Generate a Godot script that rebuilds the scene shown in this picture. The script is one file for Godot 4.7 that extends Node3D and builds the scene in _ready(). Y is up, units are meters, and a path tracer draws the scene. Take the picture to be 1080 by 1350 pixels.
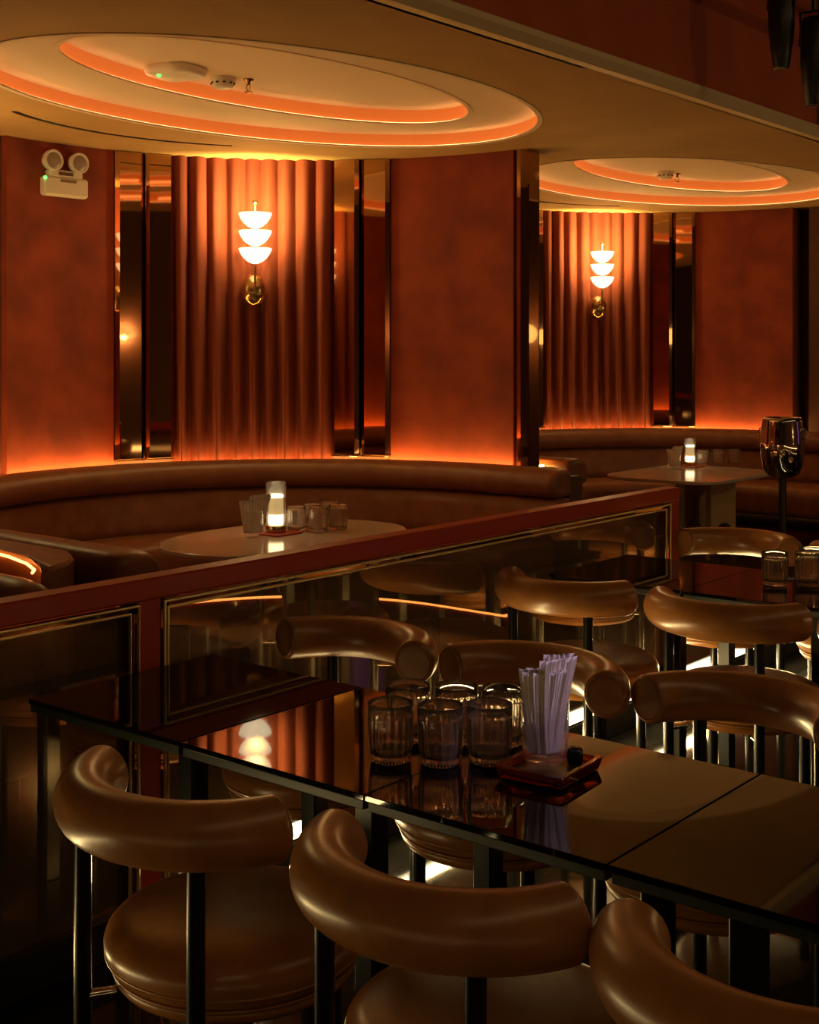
extends Node3D
# A dim cocktail lounge: curved red alcoves with banquettes behind a glazed partition, rows of black tables and barrel chairs in front.
# World: x = 0 is the partition, -x the alcoves, +x the tables; -z runs away along the partition; y up, metres.

const CEIL := 2.77
const EYE := Vector3(2.77, 1.6, 0.0)
const BAY_X := -1.6
const BAY1 := -4.43
const BAY2 := -8.45
const BAY0 := -0.41
const R_WALL := 1.88

var M := {}
var used := {}

# ---------------------------------------------------------------- mesh building
class Mb:
	var v := PackedVector3Array()
	var g := PackedInt32Array()
	func tri(a: Vector3, b: Vector3, c: Vector3, group := 0) -> void:
		v.append(a); v.append(b); v.append(c); g.append(group)
	func quad(a: Vector3, b: Vector3, c: Vector3, d: Vector3, group := 0) -> void:
		tri(a, b, c, group); tri(a, c, d, group)
	func join(o: Mb, t: Transform3D) -> void:
		for p in o.v:
			v.append(t * p)
		g.append_array(o.g)

func mesh_of(m: Mb, closed := true) -> ArrayMesh:
	var vol := 0.0
	var mid := Vector3.ZERO
	if m.v.size() > 0:
		mid = m.v[0]
	for i in range(0, m.v.size(), 3):
		vol += (m.v[i] - mid).dot((m.v[i + 1] - mid).cross(m.v[i + 2] - mid))
	var flip: bool = closed and vol > 0.0      # Godot's front faces run clockwise
	var st := SurfaceTool.new()
	st.begin(Mesh.PRIMITIVE_TRIANGLES)
	for i in range(0, m.v.size(), 3):
		var a := m.v[i]
		var b := m.v[i + 1]
		var c := m.v[i + 2]
		if (b - a).cross(c - a).length_squared() < 1e-16:
			continue
		st.set_smooth_group(m.g[i / 3])
		if flip:
			st.add_vertex(a); st.add_vertex(c); st.add_vertex(b)
		else:
			st.add_vertex(a); st.add_vertex(b); st.add_vertex(c)
	st.generate_normals()
	st.index()
	return st.commit()

func numbered(called: String) -> String:
	var n: int = used.get(called, 0)
	used[called] = n + 1
	return called if n == 0 else "%s_%03d" % [called, n]

func mesh_node(called: String, mesh: Mesh, mat: Material, parent: Node) -> MeshInstance3D:
	var o := MeshInstance3D.new()
	o.mesh = mesh
	o.material_override = mat
	if mesh is ArrayMesh and mesh.get_surface_count() > 0:
		o.material_override = null
		o.set_surface_override_material(0, mat)
	o.cast_shadow = GeometryInstance3D.SHADOW_CASTING_SETTING_ON
	if parent == null:
		o.name = numbered(called)
		add_child(o, true)
	else:
		var k := 0
		for c in parent.get_children():
			var s := str(c.name)
			if s == called or (s.begins_with(called + "_") and s.substr(called.length() + 1).is_valid_int()):
				k += 1
		o.name = called if k == 0 else "%s_%03d" % [called, k]
		parent.add_child(o, true)
	return o

func obj(called: String, m: Mb, mat: Material, parent: Node = null, closed := true) -> MeshInstance3D:
	return mesh_node(called, mesh_of(m, closed), mat, parent)

func tag(o: Node, label: String, category: String, group := "") -> Node:
	o.set_meta("label", label)
	o.set_meta("category", category)
	if group != "":
		o.set_meta("group", group)
	return o

func thing(called: String, label: String, category: String, at := Vector3.ZERO, turn := 0.0, group := "") -> Node3D:
	var o := Node3D.new()
	o.name = numbered(called)
	add_child(o, true)
	o.position = at
	o.rotation.y = turn
	tag(o, label, category, group)
	return o

func struct_root(called: String) -> Node3D:
	var o := Node3D.new()
	o.name = numbered(called)
	add_child(o, true)
	o.set_meta("kind", "structure")
	return o

func structure(o: Node) -> Node:
	o.set_meta("kind", "structure")
	return o

func copy_of(o: Node3D, at: Vector3, turn: float, label: String, group := "") -> Node3D:
	var base := str(o.name)
	var cut := base.rfind("_")
	if cut > 0 and base.substr(cut + 1).is_valid_int():
		base = base.substr(0, cut)
	var c: Node3D = o.duplicate()
	c.name = numbered(base)
	add_child(c, true)
	c.position = at
	c.rotation.y = turn
	c.set_meta("label", label)
	if group != "":
		c.set_meta("group", group)
	return c

# a box with chamfered edges
func box(m: Mb, lo: Vector3, hi: Vector3, bev := 0.0) -> void:
	var c := (lo + hi) / 2.0
	var h := (hi - lo) / 2.0
	var b := minf(bev, minf(h.x, minf(h.y, h.z)) * 0.95)
	if b <= 0.0:
		for ax in 3:
			for s in [-1.0, 1.0]:
				var n := Vector3.ZERO; n[ax] = s
				var u := Vector3.ZERO; u[(ax + 1) % 3] = 1.0
				var w := Vector3.ZERO; w[(ax + 2) % 3] = s
				m.quad(c + (n - u - w) * h, c + (n + u - w) * h, c + (n + u + w) * h, c + (n - u + w) * h, -1)
		return
	for ax in 3:
		var u := (ax + 1) % 3
		var w := (ax + 2) % 3
		for s in [-1.0, 1.0]:
			var q: Array[Vector3] = []
			for k in [[-1, -1], [1, -1], [1, 1], [-1, 1]]:
				var p := Vector3.ZERO
				p[ax] = s * h[ax]; p[u] = k[0] * (h[u] - b); p[w] = k[1] * s * (h[w] - b)
				q.append(c + p)
			m.quad(q[0], q[1], q[2], q[3], -1)
		for su in [-1.0, 1.0]:
			for sw in [-1.0, 1.0]:
				var e: Array[Vector3] = []
				for k in [[0, -1], [0, 1], [1, 1], [1, -1]]:
					var p := Vector3.ZERO
					p[ax] = k[1] * (h[ax] - b)
					p[u] = su * (h[u] if k[0] == 0 else h[u] - b)
					p[w] = sw * (h[w] - b if k[0] == 0 else h[w])
					e.append(c + p)
				if su * sw > 0:
					m.quad(e[3], e[2], e[1], e[0], -1)
				else:
					m.quad(e[0], e[1], e[2], e[3], -1)
	for sx in [-1.0, 1.0]:
		for sy in [-1.0, 1.0]:
			for sz in [-1.0, 1.0]:
				var s := Vector3(sx, sy, sz)
				var p0 := c + s * Vector3(h.x, h.y - b, h.z - b)
				var p1 := c + s * Vector3(h.x - b, h.y, h.z - b)
				var p2 := c + s * Vector3(h.x - b, h.y - b, h.z)
				if sx * sy * sz > 0:
					m.tri(p0, p1, p2, -1)
				else:
					m.tri(p0, p2, p1, -1)

func box_c(m: Mb, c: Vector3, size: Vector3, bev := 0.0) -> void:
	box(m, c - size / 2.0, c + size / 2.0, bev)

# rings of points joined into a skin; every ring has the same count
func skin(m: Mb, rings: Array, ring_closed := true, cap := true, group := 0, loop := false) -> void:
	var n: int = rings[0].size()
	var last: int = rings.size() if loop else rings.size() - 1
	for i in last:
		var a: PackedVector3Array = rings[i]
		var b: PackedVector3Array = rings[(i + 1) % rings.size()]
		for k in (n if ring_closed else n - 1):
			var k2 := (k + 1) % n
			m.quad(a[k], a[k2], b[k2], b[k], group)
	if cap and not loop:
		for e in [0, rings.size() - 1]:
			var r: PackedVector3Array = rings[e]
			var c := Vector3.ZERO
			for p in r:
				c += p
			c /= n
			for k in n:
				if e == 0:
					m.tri(c, r[(k + 1) % n], r[k], group + 1)
				else:
					m.tri(c, r[k], r[(k + 1) % n], group + 1)

# profile points (radius, height) turned round the y axis; flute > 0 ripples the wall
func lathe(m: Mb, prof: PackedVector2Array, at := Vector3.ZERO, seg := 32, group := 0, flute := 0.0, flutes := 24) -> void:
	var rings := []
	for p in prof:
		var r := PackedVector3Array()
		for k in seg:
			var a := TAU * k / seg
			var rr := p.x * (1.0 + (flute * cos(a * flutes) if p.x > 0.02 else 0.0))
			r.append(at + Vector3(rr * cos(a), p.y, rr * sin(a)))
		rings.append(r)
	for i in rings.size() - 1:
		var a: PackedVector3Array = rings[i]
		var b: PackedVector3Array = rings[i + 1]
		for k in seg:
			var k2 := (k + 1) % seg
			m.quad(a[k], a[k2], b[k2], b[k], group)

func tube(m: Mb, pts: PackedVector3Array, r: float, seg := 12, group := 0) -> void:
	var rings := []
	for i in pts.size():
		var d: Vector3
		if i == 0: d = pts[1] - pts[0]
		elif i == pts.size() - 1: d = pts[i] - pts[i - 1]
		else: d = (pts[i + 1] - pts[i]).normalized() + (pts[i] - pts[i - 1]).normalized()
		d = d.normalized()
		var up := Vector3.UP if absf(d.y) < 0.9 else Vector3.RIGHT
		var x := d.cross(up).normalized()
		var y := x.cross(d).normalized()
		var ring := PackedVector3Array()
		for k in seg:
			var a := TAU * k / seg
			ring.append(pts[i] + (x * cos(a) + y * sin(a)) * r)
		rings.append(ring)
	skin(m, rings, true, true, group)

# a flat outline in (x, z) given thickness between y0 and y1, with a small chamfer
func slab(m: Mb, outline: PackedVector2Array, y0: float, y1: float, bev := 0.004) -> void:
	var rings := []
	for s in [[y0, bev], [y0 + bev, 0.0], [y1 - bev, 0.0], [y1, bev]]:
		var c := Vector2.ZERO
		for p in outline:
			c += p
		c /= outline.size()
		var r := PackedVector3Array()
		for p in outline:
			var d := (p - c)
			var q: Vector2 = c + d * (1.0 - s[1] / maxf(d.length(), 0.001))
			r.append(Vector3(q.x, s[0], q.y))
		rings.append(r)
	for i in rings.size() - 1:
		var one := [rings[i], rings[i + 1]]
		skin(m, one, true, false, 10 + i)
	for e in [0, 3]:
		var r: PackedVector3Array = rings[e]
		var cc := Vector3.ZERO
		for p in r:
			cc += p
		cc /= r.size()
		for k in r.size():
			if e == 0: m.tri(cc, r[(k + 1) % r.size()], r[k], 20)
			else: m.tri(cc, r[k], r[(k + 1) % r.size()], 30)

# alcove coordinates: angle in degrees from straight back (-x), growing away along -z
func bay(cz: float, deg: float, r: float, y: float) -> Vector3:
	var a := deg_to_rad(deg)
	return Vector3(BAY_X - r * cos(a), y, cz - r * sin(a))

# path of an alcove's bench: the straight end near the camera, the arc, the far straight end; returns point for running value
func bench_point(cz: float, s: float, r: float, y: float, near_x: float, far_x: float) -> Vector3:
	if s < -90.0:   # beyond the arc the bench runs straight towards the partition
		return Vector3(BAY_X + (near_x - BAY_X) * (-90.0 - s) / 30.0, y, cz + r)
	if s > 90.0:
		return Vector3(BAY_X + (far_x - BAY_X) * (s - 90.0) / 30.0, y, cz - r)
	return bay(cz, s, r, y)

func bench_sweep(m: Mb, cz: float, prof: PackedVector2Array, s0: float, s1: float, near_x: float, far_x: float, round_ends := 0.0) -> void:
	var ss: Array[float] = []
	var s := s0
	while s < s1 - 0.01:
		ss.append(s)
		s += 4.0 if absf(s) < 90.0 else 6.0
	ss.append(s1)
	var c := Vector2.ZERO
	for p in prof:
		c += p
	c /= prof.size()
	var rings := []
	if round_ends > 0.0:
		var extra: Array = []
		var pre: Array = []
		for k in 5:
			var t := k / 4.0
			var sc := 1.0 - round_ends * (1.0 - sin(t * PI / 2.0))
			pre.append([s0 + (1.0 - cos(t * PI / 2.0)) * 2.6 - 0.0, sc])
		for k in 5:
			var t := 1.0 - k / 4.0
			var sc := 1.0 - round_ends * (1.0 - sin(t * PI / 2.0))
			extra.append([s1 - (1.0 - cos(t * PI / 2.0)) * 2.6, sc])
		var list: Array = pre
		for q in ss:
			if q > s0 + 3.0 and q < s1 - 3.0:
				list.append([q, 1.0])
		list.append_array(extra)
		for q in list:
			var r := PackedVector3Array()
			for p in prof:
				var pp: Vector2 = c + (p - c) * q[1]
				r.append(bench_point(cz, q[0], pp.x, pp.y, near_x, far_x))
			rings.append(r)
	else:
		for q in ss:
			var r := PackedVector3Array()
			for p in prof:
				r.append(bench_point(cz, q, p.x, p.y, near_x, far_x))
			rings.append(r)
	skin(m, rings, true, true, 0)

func round_rect(cx: float, cy: float, w: float, h: float, r: float, n := 6) -> PackedVector2Array:
	var out := PackedVector2Array()
	for q in [[1, 1, 0.0], [-1, 1, 90.0], [-1, -1, 180.0], [1, -1, 270.0]]:
		for k in n + 1:
			var a := deg_to_rad(q[2] + 90.0 * k / n)
			out.append(Vector2(cx + q[0] * (w / 2 - r) + r * cos(a), cy + q[1] * (h / 2 - r) + r * sin(a)))
	return out

# ---------------------------------------------------------------- materials
func mat(color: Color, rough: float, metal := 0.0) -> StandardMaterial3D:
	var m := StandardMaterial3D.new()
	m.albedo_color = color
	m.roughness = rough
	m.metallic = metal
	return m

func lin(r: float, g: float, b: float) -> Color:
	return Color(r, g, b).linear_to_srgb()

func glow(color: Color, energy: float) -> StandardMaterial3D:
	var m := mat(Color(0.6, 0.5, 0.4), 0.5)
	m.emission_enabled = true
	m.emission = color.linear_to_srgb()
	m.emission_energy_multiplier = energy
	return m

func noise_tex(freq: float, a: Color, b: Color, sd: int, size := 512, octaves := 4) -> NoiseTexture2D:
	var n := FastNoiseLite.new()
	n.seed = sd
	n.noise_type = FastNoiseLite.TYPE_SIMPLEX_SMOOTH
	n.frequency = freq
	n.fractal_octaves = octaves
	var t := NoiseTexture2D.new()
	t.width = size
	t.height = size
	t.seamless = true
	t.noise = n
	var g := Gradient.new()
	g.set_color(0, a)
	g.set_color(1, b)
	t.color_ramp = g
	return t

func triplanar(m: StandardMaterial3D, s: float, world := true) -> void:
	m.uv1_triplanar = true
	m.uv1_world_triplanar = world
	m.uv1_scale = Vector3(s, s, s)

func leather(base: Color, rough: float, s: float) -> StandardMaterial3D:
	var m := mat(Color.WHITE, rough)
	m.albedo_texture = noise_tex(0.012, base.darkened(0.18), base.lightened(0.06), 11, 256)
	m.heightmap_enabled = false
	m.normal_enabled = true
	var n := FastNoiseLite.new()
	n.seed = 5
	n.noise_type = FastNoiseLite.TYPE_CELLULAR
	n.frequency = 0.12
	var t := NoiseTexture2D.new()
	t.width = 256; t.height = 256; t.seamless = true; t.noise = n
	t.as_normal_map = true
	t.bump_strength = 1.2
	m.normal_texture = t
	m.normal_scale = 0.12
	triplanar(m, s, false)
	return m

func make_materials() -> void:
	var p := mat(Color.WHITE, 0.75)
	p.albedo_texture = noise_tex(0.006, lin(0.15, 0.018, 0.005), lin(0.34, 0.052, 0.014), 3, 512, 5)
	triplanar(p, 0.7)
	M.plaster = p
	var f := mat(Color.WHITE, 0.8)
	f.albedo_texture = noise_tex(0.006, lin(0.44, 0.08, 0.022), lin(0.56, 0.12, 0.035), 7, 512, 5)
	triplanar(f, 0.7)
	M.fascia = f
	var c := mat(Color.WHITE, 0.85)
	c.albedo_texture = noise_tex(0.01, lin(0.45, 0.275, 0.095), lin(0.52, 0.32, 0.12), 9, 256, 4)
	triplanar(c, 0.8)
	M.ceiling = c
	M.dome = mat(lin(0.74, 0.60, 0.44), 0.85)
	var v := mat(lin(0.155, 0.022, 0.004), 0.85)
	v.rim_enabled = true
	v.rim = 0.2
	v.rim_tint = 0.8
	M.velvet = v
	M.mirror = mat(lin(0.50, 0.30, 0.155), 0.035, 1.0)
	M.bench = leather(lin(0.30, 0.105, 0.038), 0.42, 2.2)
	M.chair = leather(lin(0.41, 0.155, 0.033), 0.34, 3.0)
	M.chair.clearcoat_enabled = true
	M.chair.clearcoat = 0.35
	M.chair.clearcoat_roughness = 0.25
	M.leg = mat(lin(0.008, 0.008, 0.008), 0.26)
	M.leg.metallic_specular = 0.35
	M.table = mat(lin(0.006, 0.005, 0.0045), 0.03)
	M.table.metallic_specular = 0.52
	M.table_edge = mat(lin(0.012, 0.020, 0.014), 0.38)
	M.black = mat(lin(0.012, 0.011, 0.010), 0.35)
	M.dark_metal = mat(lin(0.03, 0.027, 0.025), 0.3, 0.6)
	M.rail = mat(lin(0.46, 0.040, 0.012), 0.42)
	M.rail.clearcoat_enabled = true
	M.rail.clearcoat = 0.25
	M.rail.clearcoat_roughness = 0.12
	M.gold = mat(lin(0.95, 0.68, 0.28), 0.27, 0.7)
	M.brass = mat(lin(0.62, 0.42, 0.19), 0.22, 1.0)
	M.chrome = mat(lin(0.7, 0.68, 0.65), 0.05, 1.0)
	var g := mat(lin(0.46, 0.34, 0.20), 0.02, 0.8)  # brown tint also imitates the lit room reflected in the panes
	g.albedo_color.a = 0.62
	g.transparency = BaseMaterial3D.TRANSPARENCY_ALPHA
	var flat := Image.create(4, 4, false, Image.FORMAT_RGBA8)
	flat.fill(Color.WHITE)
	g.albedo_texture = ImageTexture.create_from_image(flat)
	M.pane = g
	var gl := StandardMaterial3D.new()
	gl.refraction_enabled = true
	gl.refraction_scale = 0.05
	gl.transparency = BaseMaterial3D.TRANSPARENCY_ALPHA
	gl.albedo_color = Color(0.98, 0.94, 0.90, 0.05)
	gl.roughness = 0.01
	M.glass = gl
	var tg := StandardMaterial3D.new()
	tg.transparency = BaseMaterial3D.TRANSPARENCY_ALPHA
	tg.albedo_color = Color(0.95, 0.92, 0.88, 0.06)
	tg.roughness = 0.02
	M.thin_glass = tg
	var am: StandardMaterial3D = gl.duplicate()
	am.albedo_color = Color(0.90, 0.42, 0.12, 0.10)
	M.amber = am
	M.opal = glow(Color(1.0, 0.80, 0.52), 2.0)
	M.cove = glow(Color(1.0, 0.20, 0.028), 0.50)  # orange LED light on the recess steps, put into their faces as glow
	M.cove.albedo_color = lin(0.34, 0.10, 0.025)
	M.cove_strip = glow(Color(1.0, 0.54, 0.22), 6.5)
	M.led = glow(Color(1.0, 0.52, 0.12), 70.0)
	M.led_low = glow(Color(1.0, 0.32, 0.06), 9.0)
	M.led_white = glow(Color(1.0, 0.80, 0.42), 6.0)
	M.wax = glow(Color(1.0, 0.68, 0.26), 0.5)
	M.added_strip = glow(Color(1.0, 0.64, 0.26), 1.3)  # for the unseen light lines added along the walls
	M.flame = glow(Color(1.0, 0.78, 0.42), 5.0)
	M.green = glow(Color(0.1, 1.0, 0.15), 2.0)
	M.purple = glow(Color(0.62, 0.16, 0.8), 0.14)
	M.white_plastic = mat(lin(0.72, 0.68, 0.60), 0.45)
	M.paper = mat(lin(0.88, 0.82, 0.78), 0.85)
	M.paper.backlight_enabled = true
	M.paper.backlight = Color(0.25, 0.22, 0.2)
	M.stone = mat(lin(0.52, 0.44, 0.36), 0.13)
	M.base_lacquer = mat(lin(0.50, 0.34, 0.18), 0.35)
	M.dark_wall = mat(lin(0.10, 0.038, 0.018), 0.6)
	var fl := mat(Color.WHITE, 0.06)
	fl.albedo_texture = noise_tex(0.02, lin(0.004, 0.004, 0.0035), lin(0.009, 0.008, 0.007), 15, 256)
	triplanar(fl, 0.6)
	fl.metallic_specular = 0.3
	M.floor = fl

# ---------------------------------------------------------------- lights
func omni(at: Vector3, color: Color, energy: float, size: float, parent: Node = null) -> void:
	var l := OmniLight3D.new()
	l.light_color = color.linear_to_srgb()
	l.light_energy = energy
	l.light_size = size
	l.omni_range = 14.0
	l.omni_attenuation = 2.0
	l.shadow_enabled = true
	l.name = "lamp_light"
	if parent:
		parent.add_child(l, true)
	else:
		add_child(l, true)
	l.position = at

func spot(at: Vector3, aim: Vector3, color: Color, energy: float, size: float, cone: float, parent: Node = null) -> void:
	var l := SpotLight3D.new()
	l.light_color = color.linear_to_srgb()
	l.light_energy = energy
	l.light_size = size
	l.spot_range = 14.0
	l.spot_attenuation = 2.0
	l.spot_angle = cone
	l.spot_angle_attenuation = 0.8
	l.shadow_enabled = true
	l.name = "spot_light"
	(parent if parent else self).add_child(l, true)
	var d := (aim - at).normalized()
	l.transform = Transform3D(Basis.looking_at(d, Vector3.FORWARD if absf(d.y) > 0.95 else Vector3.UP), at)

func area(at: Vector3, towards: Vector3, color: Color, energy: float, w: float, h: float) -> void:
	var l := AreaLight3D.new()
	l.light_color = color.linear_to_srgb()
	l.light_energy = energy
	l.area_size = Vector2(w, h)
	l.area_range = 14.0
	l.area_attenuation = 2.0
	l.shadow_enabled = true
	l.name = "area_light"
	add_child(l, true)
	l.look_at_from_position(at, at + towards, Vector3.UP if absf(towards.normalized().y) < 0.95 else Vector3.RIGHT)

# ---------------------------------------------------------------- the run
func _ready() -> void:
	var cam := Camera3D.new()
	cam.name = "camera"
	cam.projection = Camera3D.PROJECTION_FRUSTUM
	cam.near = 0.05
	cam.far = 60.0
	cam.size = 2.0 * 0.05 * 675.0 / 1725.0
	cam.frustum_offset = Vector2(0.0, -0.05 * 214.0 / 1725.0)
	add_child(cam)
	cam.position = EYE
	cam.rotation.y = deg_to_rad(39.3)
	cam.current = true
	var we := WorldEnvironment.new()
	we.name = "environment"
	var env := Environment.new()
	env.background_mode = Environment.BG_COLOR
	env.background_color = Color.BLACK
	env.tonemap_mode = Environment.TONE_MAPPER_LINEAR
	env.tonemap_exposure = 1.0
	env.sdfgi_enabled = true
	env.ssao_enabled = true
	env.ssil_enabled = true
	we.environment = env
	add_child(we)
	make_materials()
	build_shell()
	for b in [[BAY1, "nearer left alcove", 0], [BAY2, "farther right alcove", 1]]:
		build_alcove(b[0], b[1], b[2])
	build_partition()
	build_banquettes()
	build_alcove_tables()
	build_tables()
	build_chairs()
	build_tableware()
	build_fixtures()
	build_far_side()

# ---------------------------------------------------------------- shell
const OUT_A := 0.99
const OUT_B := 1.57
const IN_A := 0.56
const IN_B := 1.25
const Y_RING := 2.845
const Y_TOP := 2.925

func ell(cz: float, a: float, b: float, k: int, n: int, y: float) -> Vector3:
	var t := TAU * k / n
	return Vector3(BAY_X + a * cos(t), y, cz + b * sin(t))

func build_shell() -> void:
	var m := Mb.new()
	box(m, Vector3(-4.2, -0.2, -11.0), Vector3(6.2, 0.0, 4.2))
	structure(obj("floor", m, M.floor))
	m = Mb.new()
	box(m, Vector3(-4.0, 0.0, -10.4), Vector3(-0.02, 0.10, 3.5), 0.004)
	structure(obj("floor", m, M.black))
	# low ceiling over the alcoves with two oval stepped recesses
	var root := struct_root("ceiling")
	m = Mb.new()
	var n := 96
	for cz in [BAY1, BAY2]:
		var z0: float = cz - 2.01
		var z1: float = cz + 2.01
		if cz == BAY2: z0 = -10.6
		var x0 := -4.2
		var x1 := -0.10
		var rim: Array[Vector3] = []
		for k in n:
			var t := TAU * (k + 0.0) / n
			var d := Vector2(OUT_A * cos(t), OUT_B * sin(t))
			var sx: float = ((x1 - BAY_X) if d.x > 0 else (x0 - BAY_X)) / d.x if absf(d.x) > 1e-6 else 1e9
			var sz: float = ((z1 - cz) if d.y > 0 else (z0 - cz)) / d.y if absf(d.y) > 1e-6 else 1e9
			var s := minf(sx, sz)
			rim.append(Vector3(BAY_X + d.x * s, CEIL, cz + d.y * s))
		for k in n:
			var k2 := (k + 1) % n
			var e0 := ell(cz, OUT_A, OUT_B, k, n, CEIL)
			var e1 := ell(cz, OUT_A, OUT_B, k2, n, CEIL)
			m.quad(e0, rim[k], rim[k2], e1, 0)
			if absf(rim[k].x - rim[k2].x) > 0.001 and absf(rim[k].z - rim[k2].z) > 0.001:
				var corner := Vector3(x1 if rim[k].x + rim[k2].x > 2 * BAY_X else x0, CEIL, z1 if rim[k].z + rim[k2].z > 2 * cz else z0)
				m.tri(rim[k], corner, rim[k2], 0)
	m.quad(Vector3(-4.2, CEIL, BAY1 + 2.01), Vector3(-0.10, CEIL, BAY1 + 2.01), Vector3(-0.10, CEIL, 4.2), Vector3(-4.2, CEIL, 4.2), 0)
	obj("soffit_panel", m, M.ceiling, root, false)
	for cz in [BAY1, BAY2]:
		m = Mb.new()
		for k in n:
			var k2 := (k + 1) % n
			# ring between the two steps, then the middle plane
			m.quad(ell(cz, OUT_A + 0.03, OUT_B + 0.03, k, n, Y_RING), ell(cz, OUT_A + 0.03, OUT_B + 0.03, k2, n, Y_RING), ell(cz, IN_A, IN_B, k2, n, Y_RING), ell(cz, IN_A, IN_B, k, n, Y_RING), 0)
		obj("recess_ring", m, M.dome, root, false)
		m = Mb.new()
		for k in n:
			var k2 := (k + 1) % n
			m.tri(ell(cz, IN_A + 0.03, IN_B + 0.03, k, n, Y_TOP), ell(cz, IN_A + 0.03, IN_B + 0.03, k2, n, Y_TOP), Vector3(BAY_X, Y_TOP, cz), 0)
		obj("recess_plane", m, M.dome, root, false)
	m = Mb.new()
	box(m, Vector3(-4.2, 2.95, -11.0), Vector3(-0.12, 3.1, 4.2))
	obj("slab", m, M.ceiling, root)
	m = Mb.new()
	box(m, Vector3(-4.2, 4.3, -11.0), Vector3(6.2, 4.5, 4.2))
	structure(obj("ceiling", m, M.black))
	# fascia above the edge of the low ceiling, with its gilded bottom edge
	m = Mb.new()
	box(m, Vector3(-0.22, CEIL + 0.05, -6.95), Vector3(-0.04, 4.35, 4.1))
	structure(obj("wall_upper", m, M.fascia))
	m = Mb.new()
	box(m, Vector3(-0.22, CEIL + 0.05, -10.6), Vector3(-0.05, 4.35, -6.95))
	structure(obj("wall_upper", m, M.dark_wall))
	m = Mb.new()
	var prof := [Vector2(-0.12, CEIL), Vector2(-0.055, CEIL), Vector2(-0.025, CEIL + 0.03), Vector2(-0.025, CEIL + 0.055), Vector2(-0.12, CEIL + 0.055)]
	var rings := []
	for z in [-10.6, 4.1]:
		var r := PackedVector3Array()
		for q in prof:
			r.append(Vector3(q.x, q.y, z))
		rings.append(r)
	for k in prof.size():
		var k2 := (k + 1) % prof.size()
		m.quad(rings[0][k], rings[0][k2], rings[1][k2], rings[1][k], -1)
	structure(obj("trim_1", m, mat(lin(0.86, 0.66, 0.38), 0.5)))
	# outer walls
	for w in [["wall_right", Vector3(5.9, 0, -10.6), Vector3(6.2, 4.5, 4.2)], ["wall_front", Vector3(-4.2, 0, 3.9), Vector3(6.2, 4.5, 4.2)], ["wall_back", Vector3(-1.5, 0, -10.75), Vector3(6.2, 4.5, -10.4)], ["wall_back", Vector3(-4.2, 0, -11.0), Vector3(-1.5, 4.5, -10.65)], ["wall_left", Vector3(-4.5, 0, -11.0), Vector3(-3.95, 4.5, 4.2)]]:
		m = Mb.new()
		box(m, w[1], w[2])
		structure(obj(w[0], m, M.dark_wall))

# ---------------------------------------------------------------- an alcove's wall: plaster, pilasters of bronze mirror, curtain, sconce, glowing ceiling steps
func arc_solid(m: Mb, cz: float, a0: float, a1: float, r0: float, r1: float, y0: float, y1: float, n := 16) -> void:
	var rings := []
	for k in n + 1:
		var a := lerpf(a0, a1, k / float(n))
		rings.append(PackedVector3Array([bay(cz, a, r0, y0), bay(cz, a, r1, y0), bay(cz, a, r1, y1), bay(cz, a, r0, y1)]))
	for i in n:
		for k in 4:
			var k2 := (k + 1) % 4
			m.quad(rings[i][k], rings[i][k2], rings[i + 1][k2], rings[i + 1][k], k)
	for e in [0, n]:
		var r: PackedVector3Array = rings[e]
		if e == 0: m.quad(r[3], r[2], r[1], r[0], -1)
		else: m.quad(r[0], r[1], r[2], r[3], -1)

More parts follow.
